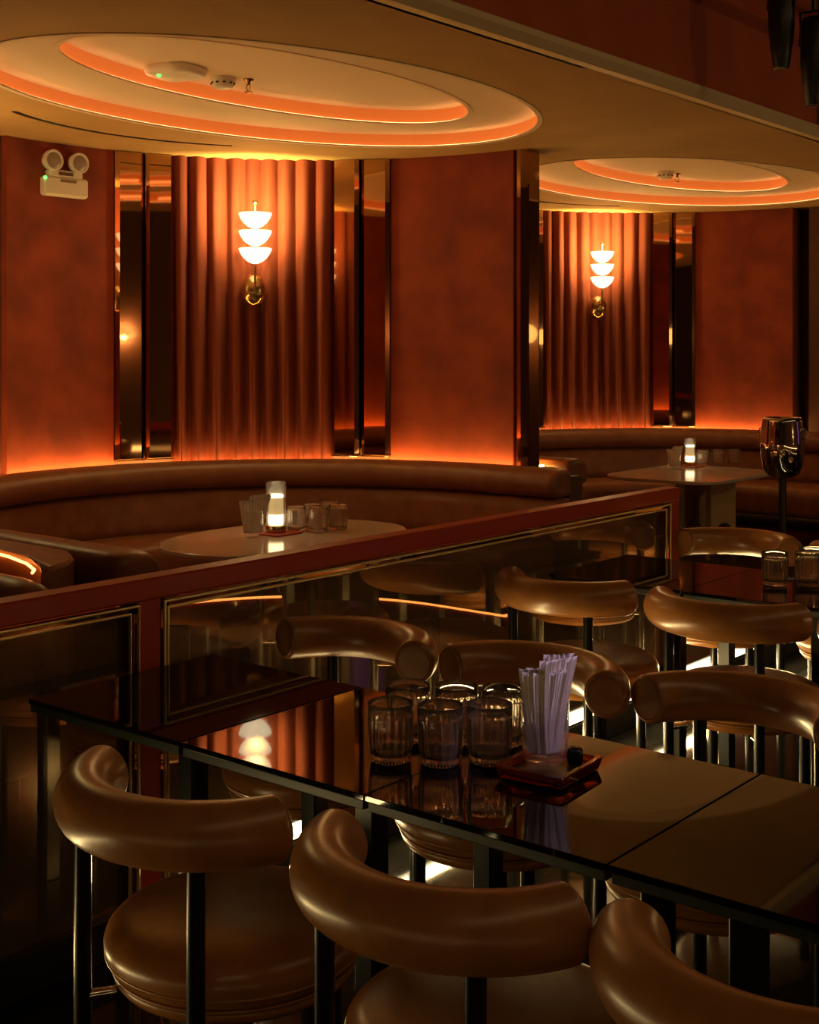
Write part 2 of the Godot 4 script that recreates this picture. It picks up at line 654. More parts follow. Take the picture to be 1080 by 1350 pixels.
func build_alcove(cz: float, where: String, idx: int) -> void:
	var side := "of the " + where
	var root := struct_root("wall_left")
	var m := Mb.new()
	arc_solid(m, cz, -90.0, 90.0, 1.925, 2.0, 0.0, 2.80, 48)
	obj("backing", m, M.dark_wall, root)
	for p in [[-57.2, -90.0], [-9.0, 12.6], [64.9, 89.7]]:
		m = Mb.new()
		arc_solid(m, cz, minf(p[0], p[1]), maxf(p[0], p[1]), R_WALL, 1.925, 0.3, CEIL, 20)
		obj("plaster_panel", m, M.plaster, root)
	# curtains (the one on the near side of the alcove faces away from the camera but is seen in the mirrors)
	for c in ([[23.9, 53.5], [-57.0, -26.0]] if idx == 0 else [[23.9, 53.5]]):
		m = Mb.new()
		var n := 180
		var rings := []
		for k in n + 1:
			var t := k / float(n)
			var a := lerpf(c[0], c[1], t)
			var ph: float = t * 9.0 * TAU + 0.5 * sin(t * 11.0)
			var w := 0.5 - 0.5 * cos(ph)
			var ring := PackedVector3Array()
			for q in [[0.91, 1.0], [1.5, 0.92], [2.2, 0.9], [CEIL, 0.85]]:
				var rr: float = 1.912 - 0.070 * pow(w, 0.75) * q[1] - 0.006 * sin(ph * 0.5 + q[0])
				ring.append(bay(cz, a + 0.25 * sin(ph + q[0]), rr, q[0]))
			rings.append(ring)
		for i in n:
			for k in 3:
				m.quad(rings[i][k], rings[i][k + 1], rings[i + 1][k + 1], rings[i + 1][k], 0)
		var cur := obj("curtain", m, M.velvet, null, false)
		tag(cur, ("pleated red velvet curtain behind the wall lamp " if c[0] > 0 else "second velvet curtain, seen only in the mirrors, ") + side, "curtain", "alcove curtains")
	# bronze mirror pilasters, two on each side of the curtain
	var names := ["outer bronze mirror strip left of the curtain, ", "bronze mirror strip touching the curtain's left edge, ", "bronze mirror strip touching the curtain's right edge, ", "outer bronze mirror strip right of the curtain, "]
	var spans := [[12.7, 18.2], [18.5, 23.9], [53.6, 59.0], [59.3, 64.8]]
	for i in 4:
		var s: Array = spans[i]
		var mid_a: float = (s[0] + s[1]) / 2.0
		var o := thing("mirror_strip", names[i] + side, "mirror", bay(cz, mid_a, 1.87, 0.0), 0.0, "bronze mirror strips")
		# local x along the wall, local z towards the alcove's middle
		var inward := Vector3(BAY_X, 0, cz) - o.position
		o.rotation.y = atan2(inward.x, inward.z) - deg_to_rad([0.0, 0.0, 13.6, 4.5][i])
		var w: float = deg_to_rad(s[1] - s[0]) * 1.87
		for piece in [["mirror_face", -w / 2 + 0.022, w / 2 - 0.022, true], ["bevel", -w / 2, -w / 2 + 0.022, false], ["bevel", w / 2, w / 2 - 0.022, false]]:
			m = Mb.new()
			var xa: float = piece[1]
			var xb: float = piece[2]
			var za := 0.022 if piece[3] else 0.003
			var zb := 0.022
			var y0 := 0.955
			var y1 := CEIL - 0.004
			var q: Array = [Vector3(xa, 0, za), Vector3(xb, 0, zb), Vector3(xb, 0, -0.03), Vector3(xa, 0, -0.03)]
			for k in 4:
				var a: Vector3 = q[k]
				var b: Vector3 = q[(k + 1) % 4]
				m.quad(a + Vector3(0, y0, 0), b + Vector3(0, y0, 0), b + Vector3(0, y1, 0), a + Vector3(0, y1, 0), -1)
			m.quad(q[0] + Vector3(0, y1, 0), q[1] + Vector3(0, y1, 0), q[2] + Vector3(0, y1, 0), q[3] + Vector3(0, y1, 0), -1)
			m.quad(q[3] + Vector3(0, y0, 0), q[2] + Vector3(0, y0, 0), q[1] + Vector3(0, y0, 0), q[0] + Vector3(0, y0, 0), -1)
			obj(piece[0], m, M.mirror, o)
		m = Mb.new()
		box(m, Vector3(-w / 2, 0.945, -0.03), Vector3(w / 2, 0.955, 0.026), 0.002)
		obj("bottom_trim", m, M.mirror, o)
	build_sconce(cz, side, 38.8)
	if idx == 0:
		build_sconce(cz, side, -41.0)
	# step faces of the oval recess, the LED light on them given as glow
	var n := 96
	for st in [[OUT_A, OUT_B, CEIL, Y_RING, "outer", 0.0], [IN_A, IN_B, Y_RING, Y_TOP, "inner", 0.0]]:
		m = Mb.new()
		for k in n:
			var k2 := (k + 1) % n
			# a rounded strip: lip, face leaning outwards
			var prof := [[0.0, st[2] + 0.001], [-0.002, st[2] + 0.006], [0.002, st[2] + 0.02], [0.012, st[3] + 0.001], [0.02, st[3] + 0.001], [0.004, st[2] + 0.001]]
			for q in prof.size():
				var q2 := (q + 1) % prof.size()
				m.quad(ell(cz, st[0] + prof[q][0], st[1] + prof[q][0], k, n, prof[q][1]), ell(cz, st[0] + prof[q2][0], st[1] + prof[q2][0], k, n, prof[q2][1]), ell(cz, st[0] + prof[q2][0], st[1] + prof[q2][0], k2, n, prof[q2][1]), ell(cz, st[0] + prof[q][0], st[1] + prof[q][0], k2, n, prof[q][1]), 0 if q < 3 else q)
		var o := obj("glow_band", m, M.cove, null)
		tag(o, "orange cove light put as glow into the %s recess step over the %s" % [st[4], where], "cove light", "oval ceiling light bands")
		# the strip itself lies on top of a narrow lip and throws its light upwards
		m = Mb.new()
		var up := Mb.new()
		for k in n:
			var k2 := (k + 1) % n
			var lip := [[-0.022, st[2] - 0.004], [-0.022, st[2] + 0.004], [0.004, st[2] + 0.004], [0.004, st[2] - 0.004]]
			for q in 4:
				var q2 := (q + 1) % 4
				m.quad(ell(cz, st[0] + lip[q][0], st[1] + lip[q][0], k, n, lip[q][1]), ell(cz, st[0] + lip[q2][0], st[1] + lip[q2][0], k, n, lip[q2][1]), ell(cz, st[0] + lip[q2][0], st[1] + lip[q2][0], k2, n, lip[q2][1]), ell(cz, st[0] + lip[q][0], st[1] + lip[q][0], k2, n, lip[q][1]), q)
			up.quad(ell(cz, st[0] - 0.017, st[1] - 0.017, k, n, st[2] + 0.006), ell(cz, st[0] - 0.007, st[1] - 0.007, k, n, st[2] + 0.006), ell(cz, st[0] - 0.007, st[1] - 0.007, k2, n, st[2] + 0.006), ell(cz, st[0] - 0.017, st[1] - 0.017, k2, n, st[2] + 0.006), 0)
		obj("lip", m, M.dome, o, false)
		obj("light_strip", up, M.cove_strip, o, false)
		for k in 6:
			var t := TAU * (k + 0.5) / 6.0
			var p := Vector3(BAY_X + (st[0] - 0.03) * cos(t), st[2] + 0.03, cz + (st[1] - 0.03) * sin(t))
			var inward := Vector3(-cos(t) / st[0], 0, -sin(t) / st[1]).normalized() + Vector3(0, 0.5, 0)
			area(p, inward, Color(1.0, 0.52, 0.19), 0.006, 0.5, 0.03)
	# slot diffuser in the ceiling between recess and wall
	m = Mb.new()
	arc_solid(m, cz, -30.0 if idx == 0 else -6.0, 32.0 if idx == 0 else 40.0, 1.37, 1.395, CEIL - 0.004, CEIL + 0.01, 24)
	tag(obj("air_slot", m, M.black), "thin dark curved air slot in the ceiling over the " + where, "air vent", "curved ceiling air slots")

func build_sconce(cz: float, side: String, deg: float) -> void:
	var at := bay(cz, deg, R_WALL - 0.17, 0.0)
	var o := thing("wall_sconce", ("wall lamp of three glowing white bowls on the curtain " if deg > 0 else "three-bowl wall lamp seen only in the mirrors ") + side, "wall lamp", at, 0.0, "three-bowl wall lamps")
	var inward := Vector3(BAY_X, 0, cz) - at
	o.rotation.y = atan2(inward.x, inward.z)
	var ys := [2.112, 2.218, 2.324]
	for y in ys:
		var m := Mb.new()
		var prof := PackedVector2Array()
		for k in 13:
			var q := k / 12.0
			prof.append(Vector2(maxf(0.099 * q, 0.0005), y + 0.004 + 0.095 * (0.45 * q * q + 0.55 * (1.0 - sqrt(1.0 - q * q * 0.98)))))
		prof.append(Vector2(0.099, y + 0.096))
		prof.append(Vector2(0.096, y + 0.098))
		prof.append(Vector2(0.090, y + 0.097))
		prof.append(Vector2(0.0005, y + 0.094))
		lathe(m, prof, Vector3.ZERO, 40)
		obj("glass_bowl", m, M.opal, o)
		omni(Vector3(0, y + 0.055, 0), Color(1.0, 0.74, 0.24), 0.065, 0.05, o)
		spot(Vector3(0, y + 0.09, 0.075), Vector3(0, y + 0.09 + 0.5, 0.075 - 1.0), Color(1.0, 0.74, 0.24), 1.2, 0.08, 72.0, o)
	var m := Mb.new()
	tube(m, PackedVector3Array([Vector3(0, 1.955, 0), Vector3(0, 2.113, 0)]), 0.007)
	tube(m, PackedVector3Array([Vector3(0, 1.962, -0.11), Vector3(0, 1.962, 0.0)]), 0.009)
	obj("stem", m, M.brass, o)
	m = Mb.new()
	tube(m, PackedVector3Array([Vector3(0, 2.42, 0), Vector3(0, 2.475, 0)]), 0.006)
	obj("upper_stem", m, M.brass, o)
	m = Mb.new()
	var ball := PackedVector2Array()
	for k in 13:
		var a := PI * k / 12.0
		ball.append(Vector2(maxf(0.017 * sin(a), 0.0004), 2.487 - 0.017 * cos(a)))
	lathe(m, ball, Vector3.ZERO, 20)
	obj("finial", m, M.brass, o)
	# domed oval back plate
	m = Mb.new()
	var rings := []
	for q in [[1.0, -0.115], [1.0, -0.098], [0.93, -0.08], [0.78, -0.066], [0.5, -0.055], [0.2, -0.05], [0.01, -0.049]]:
		var r := PackedVector3Array()
		for k in 40:
			var a := TAU * k / 40.0
			r.append(Vector3(q[0] * 0.075 * cos(a), 1.962 + q[0] * 0.098 * sin(a), q[1]))
		rings.append(r)
	skin(m, rings, true, true, 0)
	obj("back_plate", m, M.brass, o)

# ---------------------------------------------------------------- partition between alcoves and tables
func build_partition() -> void:
	var o := thing("partition", "low glazed partition with red lacquered rail and gold-edged panes along the tables", "partition")
	var zn := 0.2
	var zf := -5.27
	var m := Mb.new()
	box(m, Vector3(-0.075, 0.925, zf - 0.03), Vector3(0.0, 0.985, zn), 0.006)
	obj("top_rail", m, M.rail, o)
	var spans := [[-2.245, zn], [-5.205, -2.325]]
	for z in [[-2.325, -2.245], [-5.30, -5.205]]:
		m = Mb.new()
		box(m, Vector3(-0.065, 0.10, z[0]), Vector3(-0.005, 0.926, z[1]), 0.004)
		obj("post", m, M.rail, o)
	m = Mb.new()
	box(m, Vector3(-0.06, 0.0, zf - 0.03), Vector3(-0.004, 0.11, zn), 0.003)
	obj("plinth", m, M.black, o)
	for s in spans:
		m = Mb.new()
		box(m, Vector3(-0.043, 0.11, s[0] + 0.03), Vector3(-0.033, 0.905, s[1] - 0.03))
		obj("glass_pane", m, M.pane, o)
		var fr := Mb.new()
		var inn := Mb.new()
		# two gold beads with a bronze strip between them, along the top and both uprights
		for q in [0, 1]:
			var off: float = 0.0 if q == 0 else 0.02
			var xx: float = 0.004 - off * 0.5
			tube(fr, PackedVector3Array([Vector3(xx, 0.11, s[0] + off + 0.005), Vector3(xx, 0.9165 - off, s[0] + off + 0.005), Vector3(xx, 0.9165 - off, s[1] - off - 0.005), Vector3(xx, 0.11, s[1] - off - 0.005)]), 0.0055, 10)
		box(inn, Vector3(-0.05, 0.893, s[0]), Vector3(-0.008, 0.916, s[1]), 0.001)
		box(inn, Vector3(-0.05, 0.11, s[0]), Vector3(-0.008, 0.916, s[0] + 0.03), 0.001)
		box(inn, Vector3(-0.05, 0.11, s[1] - 0.03), Vector3(-0.008, 0.916, s[1]), 0.001)
		var f := obj("gold_frame", fr, M.gold, o)
		obj("frame_core", inn, M.mirror, f)
	# warm white strip at the foot of the partition and of the step beyond it
	var strip := thing("floor_light", "bright warm white light strip at floor level under the far tables", "floor light")
	m = Mb.new()
	box(m, Vector3(0.012, 0.135, -6.9), Vector3(0.026, 0.18, -2.45), 0.003)
	obj("diffuser", m, M.led_white, strip)
	m = Mb.new()
	box(m, Vector3(-0.004, 0.128, -6.9), Vector3(0.012, 0.187, -2.44), 0.002)
	box(m, Vector3(-0.06, 0.10, -6.9), Vector3(-0.004, 0.187, -5.31), 0.002)
	obj("housing", m, M.dark_metal, strip)
	var near_strip := thing("floor_light", "warm white floor light strip at the partition's foot, left of the frame", "floor light")
	m = Mb.new()
	box(m, Vector3(0.012, 0.135, -1.62), Vector3(0.026, 0.18, 0.1), 0.003)
	obj("diffuser", m, glow(Color(1.0, 0.76, 0.36), 3.2), near_strip)
	m = Mb.new()
	box(m, Vector3(-0.004, 0.128, -1.63), Vector3(0.012, 0.187, 0.11), 0.002)
	obj("housing", m, M.dark_metal, near_strip)
	for k in 2:
		area(Vector3(0.03, 0.158, -1.2 + 0.86 * k), Vector3(1, 0, 0), Color(1.0, 0.70, 0.28), 0.30, 0.84, 0.04)
	for k in 5:
		area(Vector3(0.03, 0.158, -2.9 - 0.9 * k), Vector3(1, 0, 0), Color(1.0, 0.70, 0.28), 1.1, 0.88, 0.04)

# ---------------------------------------------------------------- banquettes
func build_banquettes() -> void:
	var defs := [
		[BAY1, "curved brown leather banquette round the wall of the nearer left alcove", -120.0, 120.0, -0.62, -1.13],
		[BAY2, "curved brown leather banquette round the wall of the farther right alcove", -116.0, 120.0, -1.42, -0.5]]
	for d in defs:
		var cz: float = d[0]
		var o := thing("banquette", d[1], "banquette", Vector3.ZERO, 0.0, "curved leather banquettes")
		var m := Mb.new()
		var roll := PackedVector2Array([Vector2(1.775, 0.785), Vector2(1.775, 0.90), Vector2(1.765, 0.928), Vector2(1.735, 0.940), Vector2(1.68, 0.942), Vector2(1.62, 0.932), Vector2(1.58, 0.905), Vector2(1.562, 0.862), Vector2(1.568, 0.822), Vector2(1.59, 0.795), Vector2(1.63, 0.783)])
		bench_sweep(m, cz, roll, d[2], d[3], d[4], d[5], 0.35)
		obj("bolster", m, M.bench, o)
		m = Mb.new()
		var back := PackedVector2Array([Vector2(1.76, 0.50), Vector2(1.76, 0.78), Vector2(1.64, 0.783), Vector2(1.61, 0.76), Vector2(1.60, 0.70), Vector2(1.59, 0.60), Vector2(1.585, 0.50)])
		bench_sweep(m, cz, back, d[2] + 0.6, d[3] - 0.6, d[4], d[5], 0.1)
		obj("backrest", m, M.bench, o)
		m = Mb.new()
		var seat := PackedVector2Array([Vector2(1.62, 0.32), Vector2(1.62, 0.545), Vector2(1.25, 0.552), Vector2(1.16, 0.545), Vector2(1.125, 0.52), Vector2(1.115, 0.47), Vector2(1.118, 0.36), Vector2(1.13, 0.32)])
		bench_sweep(m, cz, seat, d[2] + 1.0, d[3] - 1.0, d[4], d[5], 0.12)
		obj("seat", m, M.bench, o)
		m = Mb.new()
		var base := PackedVector2Array([Vector2(1.90, 0.10), Vector2(1.90, 0.34), Vector2(1.18, 0.34), Vector2(1.18, 0.10)])
		bench_sweep(m, cz, base, d[2] + 1.5, d[3] - 1.5, d[4], d[5])
		obj("base", m, M.plaster, o)
		m = Mb.new()
		var fill := PackedVector2Array([Vector2(1.90, 0.34), Vector2(1.90, 0.89), Vector2(1.77, 0.89), Vector2(1.77, 0.34)])
		bench_sweep(m, cz, fill, maxf(d[2] + 1.5, -96.0), d[3] - 1.5, d[4], d[5])
		obj("back_frame", m, M.dark_wall, o)
		m = Mb.new()
		var led := PackedVector2Array([Vector2(1.845, 0.89), Vector2(1.845, 0.904), Vector2(1.83, 0.904), Vector2(1.83, 0.89)])
		bench_sweep(m, cz, led, maxf(d[2], -90.0), minf(d[3], 91.0), d[4], d[5])
		obj("top_light_strip", m, M.led, o)
		m = Mb.new()
		var low := PackedVector2Array([Vector2(1.18, 0.205), Vector2(1.18, 0.222), Vector2(1.165, 0.222), Vector2(1.165, 0.205)])
		bench_sweep(m, cz, low, d[2] + 2.0, d[3] - 2.0, d[4], d[5])
		if cz == BAY1:
			obj("base_light_strip", m, M.led_low, o)
		m = Mb.new()
		var lip := PackedVector2Array([Vector2(1.19, 0.225), Vector2(1.19, 0.33), Vector2(1.13, 0.33), Vector2(1.13, 0.225)])
		bench_sweep(m, cz, lip, d[2] + 1.4, d[3] - 1.4, d[4], d[5])
		obj("apron", m, M.black, o)
	# mirror-clad end of the fin between the alcoves
	var post := thing("mirror_post", "slim bronze mirror post between the two alcoves, from bench top to ceiling", "mirror", Vector3(-1.55, 0, -6.40))
	var outl := [Vector2(-0.10, 0.060), Vector2(-0.036, 0.0865), Vector2(-0.008, 0.0905), Vector2(0.022, 0.060), Vector2(0.025, 0.05), Vector2(0.025, -0.05), Vector2(0.0, -0.085), Vector2(-0.10, -0.17)]
	var m := Mb.new()
	for k in outl.size():
		var a: Vector2 = outl[k]
		var b: Vector2 = outl[(k + 1) % outl.size()]
		m.quad(Vector3(a.x, 0.9, a.y), Vector3(b.x, 0.9, b.y), Vector3(b.x, CEIL, b.y), Vector3(a.x, CEIL, a.y), -1)
	obj("cladding", m, M.mirror, post, false)
	m = Mb.new()
	box(m, Vector3(-0.11, 0.0, -0.16), Vector3(-0.005, 0.9, 0.055))
	obj("core", m, M.dark_wall, post)
	var end := thing("banquette", "end of a brown leather banquette beside an orange light line at the photo's left edge", "banquette", Vector3(0, 0, 0), 0.0, "curved leather banquettes")
	var em := Mb.new()
	var er := []
	for q in [[-1.50, 1.0], [-0.80, 1.0], [-0.62, 1.0], [-0.56, 0.93], [-0.525, 0.75], [-0.51, 0.45], [-0.508, 0.1]]:
		var r := PackedVector3Array()
		for k in 24:
			var t := TAU * k / 24.0
			r.append(Vector3(q[0], 0.815 + 0.100 * q[1] * sin(t), -2.290 - 0.02 * (q[0] + 0.5) * -1.0 + 0.095 * q[1] * cos(t)))
		er.append(r)
	skin(em, er, true, true, 0)
	obj("bolster", em, M.bench, end)
	em = Mb.new()
	box(em, Vector3(-1.50, 0.32, -2.33), Vector3(-0.58, 0.72, -2.20), 0.02)
	obj("backrest", em, M.bench, end)
	em = Mb.new()
	box(em, Vector3(-1.50, 0.32, -2.20), Vector3(-0.60, 0.55, -1.80), 0.03)
	obj("seat", em, M.bench, end)
	em = Mb.new()
	box(em, Vector3(-1.50, 0.10, -2.33), Vector3(-0.66, 0.32, -1.86), 0.01)
	obj("base", em, M.black, end)
	# padded ledge between the nearer alcove and the next one at the left edge, with the light line that ends on it
	m = Mb.new()
	slab(m, PackedVector2Array([Vector2(-1.50, -2.65), Vector2(-0.95, -2.65), Vector2(-0.84, -2.64), Vector2(-0.74, -2.58), Vector2(-0.66, -2.50), Vector2(-0.62, -2.42), Vector2(-0.60, -2.36), Vector2(-0.70, -2.42), Vector2(-0.86, -2.475), Vector2(-1.25, -2.53), Vector2(-1.50, -2.55)]), 0.55, 0.935, 0.012)
	tag(obj("padded_ledge", m, M.bench), "flat padded brown ledge between banquettes at the photo's left edge", "ledge")
	m = Mb.new()
	tube(m, PackedVector3Array([Vector3(-1.50, 0.925, -2.535), Vector3(-1.25, 0.925, -2.515), Vector3(-0.95, 0.925, -2.475), Vector3(-0.78, 0.925, -2.43), Vector3(-0.66, 0.925, -2.375), Vector3(-0.62, 0.925, -2.34)]), 0.0045, 8)
	tag(obj("light_line", m, M.led_low), "thin orange light line ending in a bright dot at the photo's left edge", "light strip")

# ---------------------------------------------------------------- tables inside the alcoves
func build_alcove_tables() -> void:
	for d in [[BAY1, "oval pale stone table with candle inside the nearer left alcove", true], [BAY2, "pale stone table on an arched panel base in the farther right alcove", false]]:
		var o := thing("lounge_table", d[1], "table", Vector3(BAY_X, 0.10, d[0]), 0.0, "alcove tables")
		var m := Mb.new()
		var outl := PackedVector2Array()
		if d[2]:
			for k in 72:
				var a := TAU * k / 72.0
				var ca := cos(a)
				var sa := sin(a)
				outl.append(Vector2(0.43 * signf(ca) * pow(absf(ca), 0.85), 0.66 * signf(sa) * pow(absf(sa), 0.85)))
		else:
			outl = round_rect(0.0, -0.08, 0.88, 1.16, 0.2, 8)
		slab(m, outl, 0.595, 0.62, 0.005)
		obj("tabletop", m, M.stone, o)
		# a panel base with an arched opening, and its twin behind
		for x in [0.12, -0.12]:
			m = Mb.new()
			var zc := -0.30
			var w := 0.20
			var prof := PackedVector2Array([Vector2(-w, 0.0), Vector2(-w, 0.595), Vector2(w, 0.595), Vector2(w, 0.0), Vector2(w - 0.07, 0.0)])
			for k in 9:
				var a := PI * k / 8.0
				prof.append(Vector2((w - 0.07) * cos(a) * 1.0, 0.18 + 0.07 * sin(a)))
			prof.append(Vector2(-w + 0.07, 0.0))
			var idx := Geometry2D.triangulate_polygon(prof)
			for i in range(0, idx.size(), 3):
				for s in [0.02, -0.02]:
					var t: Array[Vector3] = []
					for k in 3:
						var p := prof[idx[i + k]]
						t.append(Vector3(x + s, p.y, zc + p.x))
					if s > 0: m.tri(t[0], t[1], t[2], 1)
					else: m.tri(t[2], t[1], t[0], 2)
			var orient: bool = not Geometry2D.is_polygon_clockwise(prof)
			for k in prof.size():
				var a := prof[k]
				var b := prof[(k + 1) % prof.size()]
				if orient: m.quad(Vector3(x - 0.02, a.y, zc + a.x), Vector3(x - 0.02, b.y, zc + b.x), Vector3(x + 0.02, b.y, zc + b.x), Vector3(x + 0.02, a.y, zc + a.x), -1)
				else: m.quad(Vector3(x + 0.02, a.y, zc + a.x), Vector3(x + 0.02, b.y, zc + b.x), Vector3(x - 0.02, b.y, zc + b.x), Vector3(x - 0.02, a.y, zc + a.x), -1)
			obj("arched_panel", m, M.base_lacquer, o)

# ---------------------------------------------------------------- black glass tables in front
const SEAMS := [0.03, 0.588, 1.121, 1.654, 2.19]

func build_tables() -> void:
	var rows := [[-2.475, -1.878, "nearest row of tables", 0.0], [-4.78, -4.18, "second row of tables", -0.02]]
	var nth := ["against the glass partition in the ", "second from the partition in the ", "third from the partition in the ", "fourth from the partition in the "]
	for r in rows:
		for i in 4:
			var x0: float = SEAMS[i] + (0.0 if i > 0 else 0.0)
			var x1: float = SEAMS[i + 1]
			var o := thing("dining_table", "square black glossy glass table " + nth[i] + r[2], "table", Vector3((x0 + x1) / 2, 0, (r[0] + r[1]) / 2), 0.0, "black glass tables")
			var hw := (x1 - x0) / 2 - 0.0015
			var hd: float = (r[1] - r[0]) / 2
			var m := Mb.new()
			box(m, Vector3(-hw, 0.738, -hd), Vector3(hw, 0.75, hd), 0.0015)
			obj("glass_top", m, M.table, o)
			m = Mb.new()
			box(m, Vector3(-hw + 0.004, 0.718, -hd + 0.004), Vector3(hw - 0.004, 0.738, hd - 0.004), 0.002)
			obj("under_frame", m, M.table_edge, o)
			# the third table of a run stands on one middle pedestal, the others on a pair of square legs
			for z in ([hd - 0.10, -hd + 0.10] if i != 2 else [0.0]):
				m = Mb.new()
				var lx: float = hw - (0.066 if i < 3 else 0.33)
				box(m, Vector3(lx - 0.025, 0.0, z - 0.026), Vector3(lx + 0.025, 0.72, z + 0.026), 0.004)
				obj("leg", m, M.leg, o)

# ---------------------------------------------------------------- barrel chairs
const BACK_R := 0.25
const BACK_Y := 0.757
const BACK_T := 0.058

func make_chair() -> Node3D:
	# faces -z; the barrel back is at +z
	var o := thing("barrel_chair", "", "chair", Vector3.ZERO, 0.0, "brown leather barrel chairs")
	var m := Mb.new()
	var rings := []
	var path := []
	for k in 5:      # rounded rim of the flat end
		var t := k / 4.0
		path.append([-72.0 + 2.6 * (1.0 - cos(t * PI / 2.0)), 1.0 - 0.20 * (1.0 - sin(t * PI / 2.0))])
	for k in 37:
		path.append([lerpf(-69.0, 69.0, k / 36.0), 1.0])
	for k in 5:
		var t := 1.0 - k / 4.0
		path.append([72.0 - 2.6 * (1.0 - cos(t * PI / 2.0)), 1.0 - 0.20 * (1.0 - sin(t * PI / 2.0))])
	for q in path:
		var a := deg_to_rad(q[0])
		var r := PackedVector3Array()
		for k in 28:
			var p := TAU * k / 28.0
			var rr: float = BACK_R + BACK_T * 0.97 * q[1] * cos(p)
			r.append(Vector3(rr * sin(a), BACK_Y + BACK_T * 1.03 * q[1] * sin(p), rr * cos(a)))
		rings.append(r)
	skin(m, rings, true, true, 0)
	obj("backrest", m, M.chair, o)
	for s in [-1.0, 1.0]:
		m = Mb.new()
		var ring := []
		for k in 25:
			var p := TAU * k / 24.0
			var a := deg_to_rad(72.2 * s)
			var rr := BACK_R + (BACK_T * 0.80) * cos(p)
			ring.append(Vector3(rr * sin(a), BACK_Y + BACK_T * 0.84 * sin(p), rr * cos(a)))
		tube(m, PackedVector3Array(ring), 0.0022, 5)
		obj("piping", m, M.chair, o.get_child(0))
	# seat cushion
	m = Mb.new()
	var so := Vector3(0, 0, -0.05)
	lathe(m, PackedVector2Array([Vector2(0.0005, 0.425), Vector2(0.22, 0.425), Vector2(0.238, 0.429), Vector2(0.246, 0.437), Vector2(0.249, 0.448), Vector2(0.2525, 0.458), Vector2(0.253, 0.472), Vector2(0.249, 0.486), Vector2(0.238, 0.499), Vector2(0.215, 0.511), Vector2(0.165, 0.521), Vector2(0.09, 0.527), Vector2(0.0005, 0.529)]), so, 56)
	var seat := obj("seat", m, M.chair, o)
	for ph in [0.449, 0.424]:
		m = Mb.new()
		var loop := PackedVector3Array()
		for k in 57:
			var a := TAU * k / 56.0
			var pr: float = 0.2485 if ph > 0.44 else 0.236
			loop.append(so + Vector3(pr * cos(a), ph, pr * sin(a)))
		tube(m, loop, 0.0038, 6)
		obj("piping", m, M.chair, seat)
	m = Mb.new()
	lathe(m, PackedVector2Array([Vector2(0.0005, 0.392), Vector2(0.205, 0.392), Vector2(0.226, 0.397), Vector2(0.234, 0.407), Vector2(0.234, 0.418), Vector2(0.226, 0.426), Vector2(0.0005, 0.426)]), so, 48)
	obj("seat_base", m, M.chair, o)
	for d in [-36.0, 38.0]:
		m = Mb.new()
		var a := deg_to_rad(d)
		var foot := Vector3(0.252 * sin(a), 0.0, 0.252 * cos(a))
		tube(m, PackedVector3Array([foot, foot + Vector3(0, BACK_Y - 0.045, 0)]), 0.0165, 18)
		obj("leg", m, M.leg, o)
	for d in [-122.0, 122.0]:
		m = Mb.new()
		var a := deg_to_rad(d)
		var foot := Vector3(0.19 * sin(a), 0.0, 0.19 * cos(a) - 0.05)
		tube(m, PackedVector3Array([foot, foot + Vector3(0, 0.40, 0)]), 0.0165, 18)
		obj("leg", m, M.leg, o)
	for d in [-36.0, 38.0]:
		m = Mb.new()
		var a := deg_to_rad(d)
		tube(m, PackedVector3Array([Vector3(0.19 * sin(a), 0.392, 0.19 * cos(a)), Vector3(0.252 * sin(a), 0.392, 0.252 * cos(a))]), 0.011, 10)
		obj("bracket", m, M.chrome, o)
	return o

func build_chairs() -> void:
	var chair := make_chair()
	var list := [
		[0.89, -1.714, 0.02, "brown leather barrel chair at bottom left, back to camera, nearest the partition"],
		[1.498, -1.728, -0.036, "brown barrel chair at bottom centre, back to camera, under the tray of napkins"],
		[2.067, -1.733, 0.0, "brown barrel chair in the bottom right corner, cut off by the frame"],
		[0.311, -2.649, PI + 0.025, "brown barrel chair across the near table, beside the partition"],
		[0.884, -2.69, PI + 0.012, "brown barrel chair across the near table, directly behind the tumblers and napkins"],
		[1.45, -2.724, PI, "brown barrel chair across the near table at the right, arm end facing left"],
		[0.288, -3.992, 0.0, "brown barrel chair with its back to camera at the second row, beside the glass"],
		[0.90, -3.98, 0.02, "brown barrel chair, back to camera, at the second row, second from the glass"],
		[1.50, -3.96, 0.0, "brown barrel chair at the second row cut off by the right edge of the photo"],
		[0.31, -5.13, PI + 0.022, "brown barrel chair on the far side of the second row, beside the partition's end"],
		[0.90, -5.13, PI, "brown barrel chair on the far side of the second row, behind the tumblers there"],
		[1.0, -6.6, 0.0, "farthest brown barrel chair at the right edge, beside the ice bucket stand"]]
	for i in list.size():
		var c: Array = list[i]
		if i == 0:
			chair.position = Vector3(c[0], 0, c[1])
			chair.rotation.y = c[2]
			chair.set_meta("label", c[3])
		else:
			copy_of(chair, Vector3(c[0], 0, c[1]), c[2], c[3])

